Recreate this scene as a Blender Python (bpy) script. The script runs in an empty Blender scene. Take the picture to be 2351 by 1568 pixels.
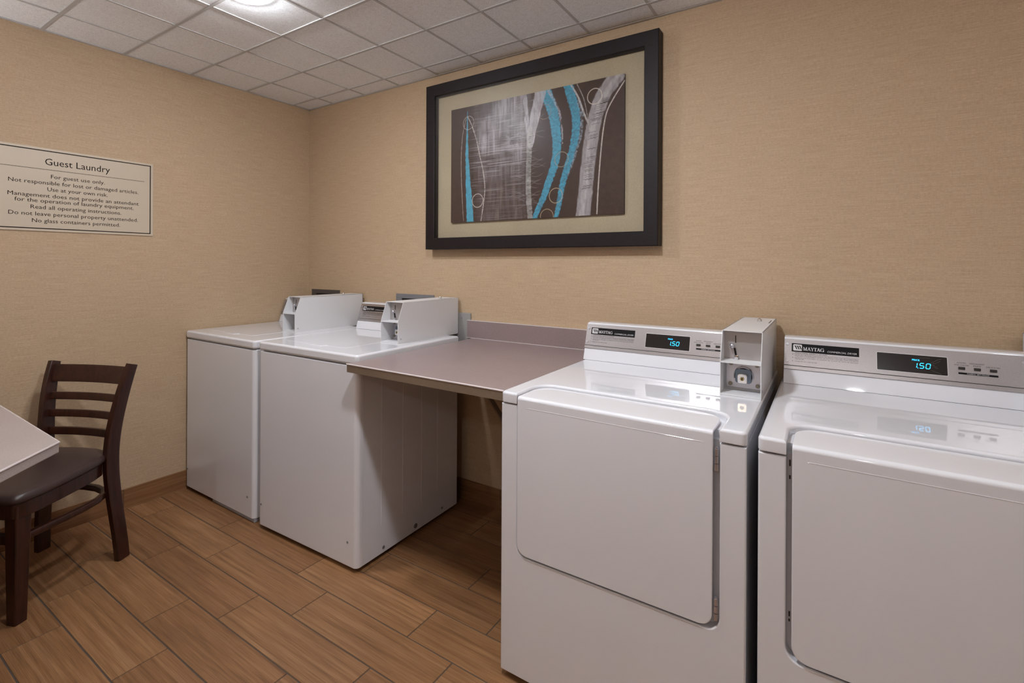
import bpy, bmesh, math, random
import numpy as np
from mathutils import Vector, Matrix

random.seed(7)
scene = bpy.context.scene
col = scene.collection
PI = math.pi

# ------------------------------------------------------------------ materials
def new_mat(name):
    m = bpy.data.materials.new(name); m.use_nodes = True
    nt = m.node_tree
    return m, nt, nt.nodes['Principled BSDF']

def simple(name, rgb, rough=.5, metal=0., coat=0., coat_r=.1, emis=None, es=0., spec=None):
    m, nt, p = new_mat(name)
    p.inputs['Base Color'].default_value = (*rgb, 1)
    p.inputs['Roughness'].default_value = rough
    p.inputs['Metallic'].default_value = metal
    p.inputs['Coat Weight'].default_value = coat
    p.inputs['Coat Roughness'].default_value = coat_r
    if spec is not None: p.inputs['Specular IOR Level'].default_value = spec
    if emis:
        p.inputs['Emission Color'].default_value = (*emis, 1)
        p.inputs['Emission Strength'].default_value = es
    return m

def nd(nt, t, **kw):
    n = nt.nodes.new(t)
    for k, v in kw.items():
        if k in n.inputs: n.inputs[k].default_value = v
        else: setattr(n, k, v)
    return n

def mix(nt, fac, a, b, blend='MIX'):
    n = nt.nodes.new('ShaderNodeMix'); n.data_type = 'RGBA'; n.blend_type = blend
    for i, v in ((0, fac), (6, a), (7, b)):
        if hasattr(v, 'is_linked') or isinstance(v, bpy.types.NodeSocket): nt.links.new(v, n.inputs[i])
        else: n.inputs[i].default_value = v if i == 0 else (*v, 1)
    return n.outputs[2]

def ramp(nt, src, stops):
    r = nt.nodes.new('ShaderNodeValToRGB')
    while len(r.color_ramp.elements) < len(stops): r.color_ramp.elements.new(.5)
    for e, (p, c) in zip(r.color_ramp.elements, stops):
        e.position = p; e.color = (c, c, c, 1) if not isinstance(c, tuple) else (*c, 1)
    nt.links.new(src, r.inputs[0]); return r.outputs[0]

def coords(nt, scale=(1, 1, 1), out='Object'):
    t = nt.nodes.new('ShaderNodeTexCoord'); mp = nt.nodes.new('ShaderNodeMapping')
    mp.inputs['Scale'].default_value = scale
    nt.links.new(t.outputs[out], mp.inputs['Vector']); return mp.outputs[0]

def bump(nt, p, h, strength, dist=.001):
    b = nt.nodes.new('ShaderNodeBump'); b.inputs['Strength'].default_value = strength
    b.inputs['Distance'].default_value = dist
    nt.links.new(h, b.inputs['Height']); nt.links.new(b.outputs[0], p.inputs['Normal'])

def mat_wallpaper(name, swap):
    # horizontally woven grasscloth: thin streaks along the wall, faint vertical threads
    m, nt, p = new_mat(name)
    k = (4, 4, 260) ; kf = (140, 140, 700)
    n1 = nd(nt, 'ShaderNodeTexNoise', Scale=1., Detail=3., Roughness=.6); nt.links.new(coords(nt, (9, 9, 330)), n1.inputs['Vector'])
    n2 = nd(nt, 'ShaderNodeTexNoise', Scale=1., Detail=2., Roughness=.5); nt.links.new(coords(nt, (90, 90, 900)), n2.inputs['Vector'])
    n3 = nd(nt, 'ShaderNodeTexNoise', Scale=1., Detail=2., Roughness=.5); nt.links.new(coords(nt, (500, 500, 30)), n3.inputs['Vector'])
    a = ramp(nt, n1.outputs[0], [(.3, (.465, .335, .213)), (.7, (.565, .418, .277))])
    b = ramp(nt, n2.outputs[0], [(.3, .82), (.7, 1.1)])
    c = ramp(nt, n3.outputs[0], [(.3, .93), (.7, 1.04)])
    x = mix(nt, 1., a, b, 'MULTIPLY'); x = mix(nt, 1., x, c, 'MULTIPLY')
    nt.links.new(x, p.inputs['Base Color'])
    p.inputs['Roughness'].default_value = .62
    p.inputs['Specular IOR Level'].default_value = .25
    bump(nt, p, n1.outputs[0], .22, .0008)
    return m

def mat_enamel(name, rgb, rough=.45, coat=.9):
    m, nt, p = new_mat(name)
    n = nd(nt, 'ShaderNodeTexNoise', Scale=3., Detail=3.); nt.links.new(coords(nt), n.inputs['Vector'])
    c = ramp(nt, n.outputs[0], [(.3, tuple(v*.965 for v in rgb)), (.7, rgb)])
    nt.links.new(c, p.inputs['Base Color'])
    p.inputs['Roughness'].default_value = rough
    p.inputs['Coat Weight'].default_value = coat; p.inputs['Coat Roughness'].default_value = .035; p.inputs['Coat IOR'].default_value = 1.55
    n2 = nd(nt, 'ShaderNodeTexNoise', Scale=160., Detail=2.); nt.links.new(coords(nt), n2.inputs['Vector'])
    bump(nt, p, n2.outputs[0], .05, .0006)
    return m

def mat_tilewood(name, use_attr):
    m, nt, p = new_mat(name)
    at = nt.nodes.new('ShaderNodeAttribute'); at.attribute_name = 'plank'
    uv = nt.nodes.new('ShaderNodeUVMap')
    mp = nt.nodes.new('ShaderNodeMapping'); mp.inputs['Scale'].default_value = (1.5, 62, 1); nt.links.new(uv.outputs[0], mp.inputs[0])
    g = nd(nt, 'ShaderNodeTexNoise', Scale=1., Detail=6., Roughness=.66, Distortion=.18); nt.links.new(mp.outputs[0], g.inputs['Vector'])
    mp2 = nt.nodes.new('ShaderNodeMapping'); mp2.inputs['Scale'].default_value = (7, 520, 1); nt.links.new(uv.outputs[0], mp2.inputs[0])
    f = nd(nt, 'ShaderNodeTexNoise', Scale=1., Detail=3., Roughness=.6, Distortion=.2); nt.links.new(mp2.outputs[0], f.inputs['Vector'])
    mp3 = nt.nodes.new('ShaderNodeMapping'); mp3.inputs['Scale'].default_value = (3, 7, 1); nt.links.new(uv.outputs[0], mp3.inputs[0])
    s = nd(nt, 'ShaderNodeTexNoise', Scale=1., Detail=2.); nt.links.new(mp3.outputs[0], s.inputs['Vector'])
    c = ramp(nt, g.outputs[0], [(.28, (.160, .070, .026)), (.5, (.255, .122, .049)), (.72, (.340, .183, .087))])
    c = mix(nt, 1., c, ramp(nt, f.outputs[0], [(.3, .70), (.62, 1.12)]), 'MULTIPLY')
    c = mix(nt, 1., c, ramp(nt, s.outputs[0], [(.3, .9), (.7, 1.1)]), 'MULTIPLY')
    c = mix(nt, 1., c, ramp(nt, at.outputs['Fac'], [(0., (.84, .80, .78)), (.5, (1., 1., 1.)), (1., (1.14, 1.15, 1.17))]), 'MULTIPLY')
    nt.links.new(c, p.inputs['Base Color'])
    r = ramp(nt, f.outputs[0], [(.3, .55), (.7, .38)]); nt.links.new(r, p.inputs['Roughness'])
    bump(nt, p, f.outputs[0], .25, .0006)
    return m

def mat_darkwood():
    m, nt, p = new_mat('dark_stained_wood')
    n = nd(nt, 'ShaderNodeTexNoise', Scale=1., Detail=4., Roughness=.6); nt.links.new(coords(nt, (90, 90, 9)), n.inputs['Vector'])
    c = ramp(nt, n.outputs[0], [(.3, (.014, .0034, .0019)), (.7, (.046, .0100, .0050))])
    nt.links.new(c, p.inputs['Base Color']); p.inputs['Roughness'].default_value = .33
    p.inputs['Coat Weight'].default_value = .2
    return m

def mat_leather():
    m, nt, p = new_mat('brown_vinyl')
    p.inputs['Base Color'].default_value = (.050, .030, .027, 1); p.inputs['Roughness'].default_value = .38
    v = nd(nt, 'ShaderNodeTexVoronoi', Scale=420.); nt.links.new(coords(nt), v.inputs['Vector'])
    bump(nt, p, v.outputs[0], .12, .0006)
    return m

def mat_laminate(name, rgb, rough=.4):
    m, nt, p = new_mat(name)
    n = nd(nt, 'ShaderNodeTexNoise', Scale=260., Detail=3., Roughness=.7); nt.links.new(coords(nt), n.inputs['Vector'])
    n2 = nd(nt, 'ShaderNodeTexNoise', Scale=6., Detail=2.); nt.links.new(coords(nt), n2.inputs['Vector'])
    c = ramp(nt, n.outputs[0], [(.3, tuple(v*.86 for v in rgb)), (.7, tuple(min(1, v*1.1) for v in rgb))])
    c = mix(nt, 1., c, ramp(nt, n2.outputs[0], [(.3, .96), (.7, 1.03)]), 'MULTIPLY')
    nt.links.new(c, p.inputs['Base Color']); p.inputs['Roughness'].default_value = rough
    return m

def mat_ceiling():
    m, nt, p = new_mat('mineral_fibre_tile')
    v = nd(nt, 'ShaderNodeTexNoise', Scale=300., Detail=2., Roughness=.7); nt.links.new(coords(nt), v.inputs['Vector'])
    spots = ramp(nt, v.outputs[0], [(.325, .34), (.37, 1.)])
    n = nd(nt, 'ShaderNodeTexNoise', Scale=90., Detail=4.); nt.links.new(coords(nt), n.inputs['Vector'])
    c = ramp(nt, n.outputs[0], [(.3, (.80, .81, .82)), (.7, (.90, .91, .92))])
    nt.links.new(mix(nt, 1., c, spots, 'MULTIPLY'), p.inputs['Base Color'])
    p.inputs['Roughness'].default_value = .9
    bump(nt, p, n.outputs[0], .4, .001)
    return m

def mat_brushed():
    m, nt, p = new_mat('brushed_steel')
    n = nd(nt, 'ShaderNodeTexNoise', Scale=1., Detail=3., Roughness=.7); nt.links.new(coords(nt, (1400, 500, 500)), n.inputs['Vector'])
    c = ramp(nt, n.outputs[0], [(.3, (.40, .375, .38)), (.7, (.54, .51, .515))])
    nt.links.new(c, p.inputs['Base Color'])
    p.inputs['Metallic'].default_value = .92; p.inputs['Roughness'].default_value = .30
    bump(nt, p, n.outputs[0], .25, .0003)
    return m

def mat_framewood():
    m, nt, p = new_mat('espresso_frame')
    n = nd(nt, 'ShaderNodeTexNoise', Scale=1., Detail=4., Roughness=.6); nt.links.new(coords(nt, (30, 30, 200)), n.inputs['Vector'])
    c = ramp(nt, n.outputs[0], [(.3, (.0075, .0045, .0055)), (.7, (.014, .0088, .0098))])
    nt.links.new(c, p.inputs['Base Color']); p.inputs['Roughness'].default_value = .5; p.inputs['Specular IOR Level'].default_value = .28
    return m

def mat_glass():
    m, nt, p = new_mat('picture_glass')
    p.inputs['Base Color'].default_value = (1, 1, 1, 1); p.inputs['Roughness'].default_value = .02
    p.inputs['IOR'].default_value = 1.45
    out = nt.nodes['Material Output']
    tr = nt.nodes.new('ShaderNodeBsdfTransparent'); gl = nt.nodes.new('ShaderNodeBsdfGlossy'); gl.inputs['Roughness'].default_value = .33
    fr = nt.nodes.new('ShaderNodeFresnel'); fr.inputs['IOR'].default_value = 1.4
    ms = nt.nodes.new('ShaderNodeMixShader'); mm = nt.nodes.new('ShaderNodeMath'); mm.operation = 'MULTIPLY'; mm.inputs[1].default_value = .32
    nt.links.new(fr.outputs[0], mm.inputs[0]); nt.links.new(mm.outputs[0], ms.inputs[0]); nt.links.new(tr.outputs[0], ms.inputs[1]); nt.links.new(gl.outputs[0], ms.inputs[2])
    nt.links.new(ms.outputs[0], out.inputs['Surface'])
    return m

def mat_painting():
    m, nt, p = new_mat('painted_canvas')
    a = nt.nodes.new('ShaderNodeAttribute'); a.attribute_name = 'paint'
    nt.links.new(a.outputs['Color'], p.inputs['Base Color'])
    p.inputs['Roughness'].default_value = .6; p.inputs['Specular IOR Level'].default_value = .2
    return m

M = dict(
    wall=mat_wallpaper('grasscloth_wallpaper', 0),
    enamel=mat_enamel('white_enamel', (.74, .74, .775)),
    boxmetal=mat_enamel('white_powder_coat', (.70, .695, .705), .38, .1),
    plank=mat_tilewood('wood_look_tile', True),
    grout=simple('grey_grout', (.075, .055, .042), .9),
    wood=mat_darkwood(), leather=mat_leather(),
    laminate=mat_laminate('taupe_laminate', (.275, .208, .202), .33),
    bracket_and_edge_reflection=mat_laminate('brown_bracket_and_edge_reflection', (.20, .145, .10), .3),  # floor reflection put into the counter edge colour; also the bracket's brown
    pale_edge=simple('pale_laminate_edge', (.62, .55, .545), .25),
    coinplate=simple('satin_plate', (.46, .43, .42), .4, .6),
    table=mat_laminate('light_laminate', (.385, .325, .31), .35),
    ceil=mat_ceiling(), grid=simple('ceiling_grid_metal', (.50, .49, .48), .5),
    steel=mat_brushed(), black=simple('black_print', (.006, .005, .005), .5, spec=.15),
    silver=simple('silver_print', (.62, .60, .61), .35, .3),
    ink=simple('grey_ink', (.05, .04, .04), .6, spec=.1),
    disp=simple('smoked_display_window', (.016, .012, .011), .18),
    scratch=simple('pale_scratch', (.22, .20, .19), .5),
    vfd=simple('cyan_lit_segments', (.0, .3, .6), .4, emis=(.02, .50, 1.), es=2.2),
    chrome=simple('chrome', (.75, .75, .76), .12, 1.),
    castmetal=simple('cast_metal', (.56, .55, .59), .34, .9),
    bluesteel=simple('blued_steel', (.16, .20, .25), .3, .9),
    boltmetal=simple('tarnished_bolt', (.27, .24, .19), .35, .9),
    brass=simple('brass', (.45, .36, .18), .3, 1.),
    darkmetal=simple('dark_metal', (.035, .03, .028), .4, .6),
    rubber_and_seam_shade=simple('black_rubber_and_seam_shade', (.012, .010, .009), .7),
    greymetal=simple('galvanised_metal', (.26, .26, .28), .5, .5),
    brownmetal=simple('dull_brown_metal', (.11, .092, .085), .55, .4),
    greyplate=simple('grey_painted_plate', (.30, .295, .285), .5),
    greystrip=simple('grey_strip', (.36, .37, .40), .5),
    frame=mat_framewood(), mat=mat_laminate('linen_mat', (.42, .35, .235), .85),
    glass=mat_glass(), paint=mat_painting(),
    signface=simple('ivory_sign_plastic', (.55, .46, .355), .4), signink=simple('dark_brown_ink', (.010, .006, .005), .6, spec=.1),
    ring=simple('white_trim_ring', (.75, .74, .73), .4),
    lens=simple('lamp_lens', (1, 1, 1), .4, emis=(1, .95, .88), es=14.),
    door=simple('brown_door', (.12, .07, .045), .4),
)

# ------------------------------------------------------------------ mesh builder
class MB:
    def __init__(self, T=None):
        self.bm = bmesh.new(); self.T = T or Matrix(); self.mi = 0
    def add(self, tmp, T=None):
        X = self.T @ (T or Matrix())
        for f in tmp.faces: f.material_index = self.mi
        me = bpy.data.meshes.new('t'); tmp.to_mesh(me); tmp.free()
        me.transform(X)
        if X.determinant() < 0: me.flip_normals()
        self.bm.from_mesh(me); bpy.data.meshes.remove(me); return self
    def box(self, x0, x1, y0, y1, z0, z1, b=0., seg=2, T=None, edges=None):
        t = bmesh.new(); bmesh.ops.create_cube(t, size=1)
        for v in t.verts:
            v.co = Vector((x0+(v.co.x+.5)*(x1-x0), y0+(v.co.y+.5)*(y1-y0), z0+(v.co.z+.5)*(z1-z0)))
        if b:
            es = t.edges[:] if edges is None else [e for e in t.edges if edges(e.verts[0].co, e.verts[1].co)]
            bmesh.ops.bevel(t, geom=es, offset=b, segments=seg, affect='EDGES', profile=.5)
        return self.add(t, T)
    def prism(self, pts, h, T=None, b=0., seg=2, top_only=False):
        # polygon in local XY, extruded 0..h along Z
        t = bmesh.new()
        vs = [t.verts.new((x, y, 0)) for x, y in pts]; f = t.faces.new(vs)
        r = bmesh.ops.extrude_face_region(t, geom=[f])
        for v in r['geom']:
            if isinstance(v, bmesh.types.BMVert): v.co.z += h
        bmesh.ops.recalc_face_normals(t, faces=t.faces[:])
        if b:
            es = [e for e in t.edges if abs(e.verts[0].co.z-e.verts[1].co.z) < 1e-7 and (e.verts[0].co.z > h/2 if h > 0 else e.verts[0].co.z < h/2)] if top_only else \
                 [e for e in t.edges if abs(e.verts[0].co.z-e.verts[1].co.z) < 1e-7]
            bmesh.ops.bevel(t, geom=es, offset=b, segments=seg, affect='EDGES', profile=.5)
        return self.add(t, T)
    def cyl(self, c, r, h, axis='z', r2=None, seg=24, b=0., T=None):
        t = bmesh.new(); bmesh.ops.create_cone(t, cap_ends=True, segments=seg, radius1=r, radius2=r if r2 is None else r2, depth=h)
        if b:
            es = [e for e in t.edges if abs(e.verts[0].co.z-e.verts[1].co.z) < 1e-7]
            bmesh.ops.bevel(t, geom=es, offset=b, segments=2, affect='EDGES', profile=.5)
        R = {'z': Matrix(), 'y': Matrix.Rotation(PI/2, 4, 'X'), 'x': Matrix.Rotation(PI/2, 4, 'Y')}[axis]
        return self.add(t, (T or Matrix()) @ Matrix.Translation(c) @ R)
    def sphere(self, c, r, sz=(1, 1, 1), T=None, seg=20):
        t = bmesh.new(); bmesh.ops.create_uvsphere(t, u_segments=seg, v_segments=seg//2, radius=r)
        return self.add(t, (T or Matrix()) @ Matrix.Translation(c) @ Matrix.Diagonal((*sz, 1)))
    def sweep(self, pts, w, h, up=None, closed=False, rnd=0., T=None):
        """rectangular (or rounded) section w (sideways) x h (up) swept along pts; w/h may be lists"""
        t = bmesh.new(); n = len(pts); P = [Vector(p) for p in pts]; rings = []
        for i, p in enumerate(P):
            a = P[i-1] if i > 0 or closed else p; c = P[(i+1) % n] if i < n-1 or closed else p
            d = (c-a).normalized(); U = Vector(up[i] if isinstance(up, list) else (up or (0, 0, 1)))
            s = d.cross(U).normalized(); u = s.cross(d).normalized()
            ww = (w[i] if isinstance(w, (list, tuple)) else w)/2; hh = (h[i] if isinstance(h, (list, tuple)) else h)/2
            if rnd >= 1: sec = [(math.cos(k*PI/6), math.sin(k*PI/6)) for k in range(12)]
            elif rnd > 0:
                q = 1-rnd; sec = [(1, -q), (1, q), (q, 1), (-q, 1), (-1, q), (-1, -q), (-q, -1), (q, -1)]
            else: sec = [(1, -1), (1, 1), (-1, 1), (-1, -1)]
            rings.append([t.verts.new(p+s*ww*x+u*hh*y) for x, y in sec])
        k = len(rings[0])
        for i in range(n if closed else n-1):
            A, B = rings[i], rings[(i+1) % n]
            for j in range(k): t.faces.new((A[j], A[(j+1) % k], B[(j+1) % k], B[j]))
        if not closed: t.faces.new(rings[0][::-1]); t.faces.new(rings[-1])
        bmesh.ops.recalc_face_normals(t, faces=t.faces[:])
        return self.add(t, T)
    def text(self, s, T, size, width=None, depth=.0004, align='CENTER', shear=0., bold=0.):
        cu = bpy.data.curves.new('t', 'FONT'); cu.body = s; cu.size = size; cu.align_x = align
        cu.extrude = depth/2; cu.resolution_u = 2; cu.shear = shear; cu.offset = bold
        o = bpy.data.objects.new('t', cu); col.objects.link(o)
        dg = bpy.context.evaluated_depsgraph_get(); dg.update()
        me = bpy.data.meshes.new_from_object(o.evaluated_get(dg))
        xs = [v.co.x for v in me.vertices]
        sx = 1 if (width is None or not xs) else width/(max(xs)-min(xs))
        mid = (max(xs)+min(xs))/2 if align == 'CENTER' else min(xs)
        t = bmesh.new(); t.from_mesh(me)
        bpy.data.objects.remove(o); bpy.data.meshes.remove(me); bpy.data.curves.remove(cu)
        return self.add(t, T @ Matrix.Diagonal((sx, 1, 1, 1)) @ Matrix.Translation((-mid, 0, 0)))
    def build(self, name, mats, parent=None, loc=None, angle=35, rot=None, **props):
        me = bpy.data.meshes.new(name); bmesh.ops.remove_doubles(self.bm, verts=self.bm.verts[:], dist=1e-6)
        self.bm.to_mesh(me); self.bm.free()
        for m in (mats if isinstance(mats, (list, tuple)) else [mats]): me.materials.append(M[m] if isinstance(m, str) else m)
        for p in me.polygons: p.use_smooth = True
        me.set_sharp_from_angle(angle=math.radians(angle))
        o = bpy.data.objects.new(name, me); col.objects.link(o)
        wn = o.modifiers.new('wn', 'WEIGHTED_NORMAL'); wn.keep_sharp = True; wn.weight = 80
        if parent: o.parent = parent
        if loc: o.location = loc
        if rot: o.rotation_euler = rot
        for k, v in props.items(): o[k] = v
        return o

def thing(name, label, cat, loc=(0, 0, 0), rz=0., group=None):
    o = bpy.data.objects.new(name, None); col.objects.link(o)
    o.empty_display_size = .1; o.location = loc; o.rotation_euler = (0, 0, rz)
    o['label'] = label; o['category'] = cat
    if group: o['group'] = group
    return o

def rrect(x0, x1, y0, y1, r, n=6, which=(1, 1, 1, 1)):
    """rounded rectangle; corners: (x0,y0),(x1,y0),(x1,y1),(x0,y1)"""
    out = []
    for k, (cx, cy, sx, sy, a0) in enumerate([(x0, y0, 1, 1, PI), (x1, y0, -1, 1, 1.5*PI), (x1, y1, -1, -1, 0), (x0, y1, 1, -1, .5*PI)]):
        if not which[k]: out.append((cx, cy)); continue
        for i in range(n+1):
            a = a0+i*PI/2/n; out.append((cx+sx*r+r*math.cos(a), cy+sy*r+r*math.sin(a)))
    return out

# frame for vertical planes: local XY -> world XZ, local +Z -> world -Y (towards the room)
def XZ(y): return Matrix(((1, 0, 0, 0), (0, 0, -1, y), (0, 1, 0, 0), (0, 0, 0, 1)))

# ------------------------------------------------------------------ room shell
RX, RY, RZ = 5.3, -4.6, 2.457
def struct(o): o['kind'] = 'structure'; return o

wl = MB(); wl.box(-.12, 0, RY-.12, .12, -.05, RZ+.35); struct(wl.build('wall_left', 'wall'))
wb = MB(); wb.box(-.12, RX+.12, 0, .12, -.05, RZ+.35); struct(wb.build('wall_back', 'wall'))
wr = MB(); wr.box(RX, RX+.12, RY-.12, .12, -.05, RZ+.35); struct(wr.build('wall_right', 'wall'))
wf = MB(); wf.box(-.12, RX+.12, RY-.12, RY, -.05, RZ+.35); struct(wf.build('wall_front', 'wall'))
dr = MB(); dr.box(3.9, 4.85, RY, RY+.03, 0, 2.08, .004); dr.mi = 1
dr.cyl((4.0, RY+.06, 1.0), .025, .05, 'y')
struct(dr.build('door_1', ['door', 'chrome']))

# floor: wood-look tiles .656 x .159, courses along X, with the joints of the photograph
def floor_mesh():
    L, W, g = .6575, .1605, .0042
    bm = bmesh.new(); uvl = bm.loops.layers.uv.new('UVMap'); pl = bm.faces.layers.float.new('plank')
    def quad(x0, x1, y0, y1, z, rnd, mi, ox=0, oy=0):
        vs = [bm.verts.new(p) for p in ((x0, y0, z), (x1, y0, z), (x1, y1, z), (x0, y1, z))]
        f = bm.faces.new(vs); f.material_index = mi; f[pl] = rnd
        for l in f.loops: l[uvl].uv = (l.vert.co.x+ox, l.vert.co.y+oy)
        return f
    quad(-.02, RX+.02, RY-.02, .02, -.0016, .5, 1)
    # course lines (front edge y) and one joint x in each, read from the grout
    known = {0: (-.7745, 1.29), 1: (-.9345, .844), 2: (-1.0945, .629), 3: (-1.2545, 1.078), 4: (-1.4145, .634), 5: (-1.5765, .845)}
    offs = [.42, .0, .25, .5, .1, .35]
    for c in range(-30, 7):
        k = -c
        ytop = -.935+.1602*c if False else None
    n0 = 0
    rows = []
    y = .031
    i = 0
    while y > RY-.2:
        yt, yb = y, y-.161
        rows.append((yt, yb)); y = yb
    known = [(-.86, .635), (-1.015, .846), (-1.175, .631), (-1.335, 1.0785), (-1.5, .634), (-1.66, .8435)]
    R = random.Random(11)
    for yt, yb in rows:
        ym = (yt+yb)/2; j = R.choice([.0, .21, .42, .10, .33])
        for ky, kx in known:
            if abs(ym-ky) < .06: j = kx
        x = j-L*math.ceil((j+.1)/L)
        while x < RX:
            x1 = x+L
            a, b = max(x+g/2, -.02), min(x1-g/2, RX+.02)
            if b > a:
                rnd = R.random(); ox, oy = R.uniform(0, 50), R.uniform(0, 50)
                z = 0.; e = .0006
                quad(a+e, b-e, yb+g/2+e, yt-g/2-e, z, rnd, 0, ox, oy)
                c = [(a, yb+g/2), (b, yb+g/2), (b, yt-g/2), (a, yt-g/2)]
                d = [(a+e, yb+g/2+e), (b-e, yb+g/2+e), (b-e, yt-g/2-e), (a+e, yt-g/2-e)]
                for q in range(4):
                    p0, p1, p2, p3 = c[q], c[(q+1) % 4], d[(q+1) % 4], d[q]
                    vs = [bm.verts.new((*p0, -.0016)), bm.verts.new((*p1, -.0016)), bm.verts.new((*p2, z)), bm.verts.new((*p3, z))]
                    f = bm.faces.new(vs); f[pl] = rnd
                    for l in f.loops: l[uvl].uv = (l.vert.co.x+ox, l.vert.co.y+oy)
            x = x1
    me = bpy.data.meshes.new('floor'); bm.to_mesh(me); bm.free()
    me.materials.append(M['plank']); me.materials.append(M['grout'])
    o = bpy.data.objects.new('floor', me); col.objects.link(o); return struct(o)
floor_mesh()

# tile baseboards
def baseboard(name, along, a, b, joints, fixed, sign):
    bm = bmesh.new(); uvl = bm.loops.layers.uv.new('UVMap'); pl = bm.faces.layers.float.new('plank')
    R = random.Random(3); H = .108; D = .010
    js = [a]+[j for j in joints if a < j < b]+[b]
    for p, q in zip(js[:-1], js[1:]):
        t = bmesh.new(); bmesh.ops.create_cube(t, size=1)
        rnd = R.random()*.6; ox, oy = R.uniform(0, 50), R.uniform(0, 50)
        vm = {}
        for v in t.verts:
            u = p+.0012+(v.co.x+.5)*(q-p-.0024); w = fixed+sign*(v.co.y+.5)*D; z = (v.co.z+.5)*H
            if v.co.z > 0 and v.co.y > 0: pass
            vm[v] = bm.verts.new((u, w, z) if along == 'x' else (w, u, z))
        for f in t.faces:
            nf = bm.faces.new([vm[v] for v in f.verts]); nf[pl] = rnd
            for l in nf.loops:
                c = l.vert.co; l[uvl].uv = ((c.x if along == 'x' else c.y)+ox, c.z+(c.y if along == 'x' else c.x)+oy)
        t.free()
    bk = [bm.verts.new((u, w, z) if along == 'x' else (w, u, z)) for u, w, z in ((a, fixed+sign*(D-.0012), 0), (b, fixed+sign*(D-.0012), 0), (b, fixed+sign*(D-.0012), H-.001), (a, fixed+sign*(D-.0012), H-.001))]
    bf = bm.faces.new(bk); bf.material_index = 1
    bmesh.ops.recalc_face_normals(bm, faces=bm.faces[:])
    me = bpy.data.meshes.new(name); bm.to_mesh(me); bm.free(); me.materials.append(M['plank']); me.materials.append(M['grout'])
    o = bpy.data.objects.new(name, me); col.objects.link(o); return struct(o)
jl = [-1.112+.6575*k for k in range(-6, 4)]
baseboard('baseboard_left', 'y', RY, 0, jl, 0, 1)
baseboard('baseboard_back', 'x', .0105, RX, [.4+.6575*k for k in range(10)], 0, -1)
baseboard('baseboard_right', 'y', RY, -.0105, jl, RX, -1)
baseboard('baseboard_front', 'x', .0105, 3.88, [.4+.6575*k for k in range(6)], RY, 1)

# suspended ceiling: tiles, then the T-bar grid below them
GX0, GDX, GY0, GDY = .2818, .3255, -.1363, .3281
xs = [GX0+GDX*i for i in range(-1, 17) if -.02 < GX0+GDX*i < RX]
ys = [GY0-GDY*j for j in range(0, 15) if GY0-GDY*j > RY]
ct = MB()
xe = [0]+xs+[RX]; ye = [0]+ys+[RY]
for i in range(len(xe)-1):
    for j in range(len(ye)-1):
        ct.box(xe[i]+.001, xe[i+1]-.001, ye[j+1]+.001, ye[j]-.001, RZ+.004, RZ+.02, .0015, 1)
ct.box(-.05, RX+.05, RY-.05, .05, RZ+.02, RZ+.04)
struct(ct.build('ceiling', 'ceil'))
cg = MB()
for x in xs: cg.box(x-.0055, x+.0055, RY, 0, RZ+.0008, RZ+.006)
for y in ys: cg.box(0, RX, y-.0065, y+.0065, RZ, RZ+.006)
for a in ((0, .014, RY, 0), (RX-.014, RX, RY, 0), (0, RX, -.014, 0), (0, RX, RY, RY+.014)): cg.box(*a, RZ-.0005, RZ+.006)
struct(cg.build('trim_1', 'grid'))

# ------------------------------------------------------------------ lamps
LAMPS = [
    ((1.177, -1.104), 'round ceiling lamp glowing at the top edge, above the washers', 225),
    ((2.50, -1.43), 'round ceiling lamp above the front of the left-hand dryer', 390),
    ((4.07, -1.42), 'added round fill lamp above the right-hand end of the dryers', 50),  # added out of view to brighten the right part of the back wall
    ((1.02, -2.85), 'round ceiling lamp behind the laminate table', 60),
    ((3.45, -4.0), 'round ceiling lamp in front of the brown door', 175),
]
for (x, y), lab, pw in LAMPS:
    t = thing('ceiling_lamp', lab, 'ceiling lamp', (x, y, RZ), group='round ceiling lamps')
    r = MB(); tmp = bmesh.new()
    pts = []
    for a in range(32):
        an = a*PI/16; pts.append((math.cos(an), math.sin(an)))
    for rad0, rad1, z0, z1 in ((.092, .090, 0, -.006), (.090, .072, -.006, -.006), (.072, .068, -.006, -.001)):
        for a in range(32):
            p, q = pts[a], pts[(a+1) % 32]
            f = [tmp.verts.new((p[0]*rad0, p[1]*rad0, z0)), tmp.verts.new((p[0]*rad1, p[1]*rad1, z1)), tmp.verts.new((q[0]*rad1, q[1]*rad1, z1)), tmp.verts.new((q[0]*rad0, q[1]*rad0, z0))]
            tmp.faces.new(f)
    bmesh.ops.remove_doubles(tmp, verts=tmp.verts[:], dist=1e-5)
    r.add(tmp); r.build('trim_ring', 'ring', t)
    l = MB(); tmp = bmesh.new(); rg = []
    for q in range(7):
        an = q*PI/2/7*1.0
        rg.append([tmp.verts.new((.0685*math.cos(an)*p[0], .0685*math.cos(an)*p[1], -.002-.026*math.sin(an))) for p in pts])
    for q in range(6):
        for a_ in range(32): tmp.faces.new((rg[q][a_], rg[q][(a_+1) % 32], rg[q+1][(a_+1) % 32], rg[q+1][a_]))
    tmp.faces.new(rg[-1]); bmesh.ops.recalc_face_normals(tmp, faces=tmp.faces[:])
    l.add(tmp)
    l.build('lens', simple('glowing_lens', (.9, .9, .9), .4, emis=(.917, .95, 1.), es=pw), t)

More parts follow.
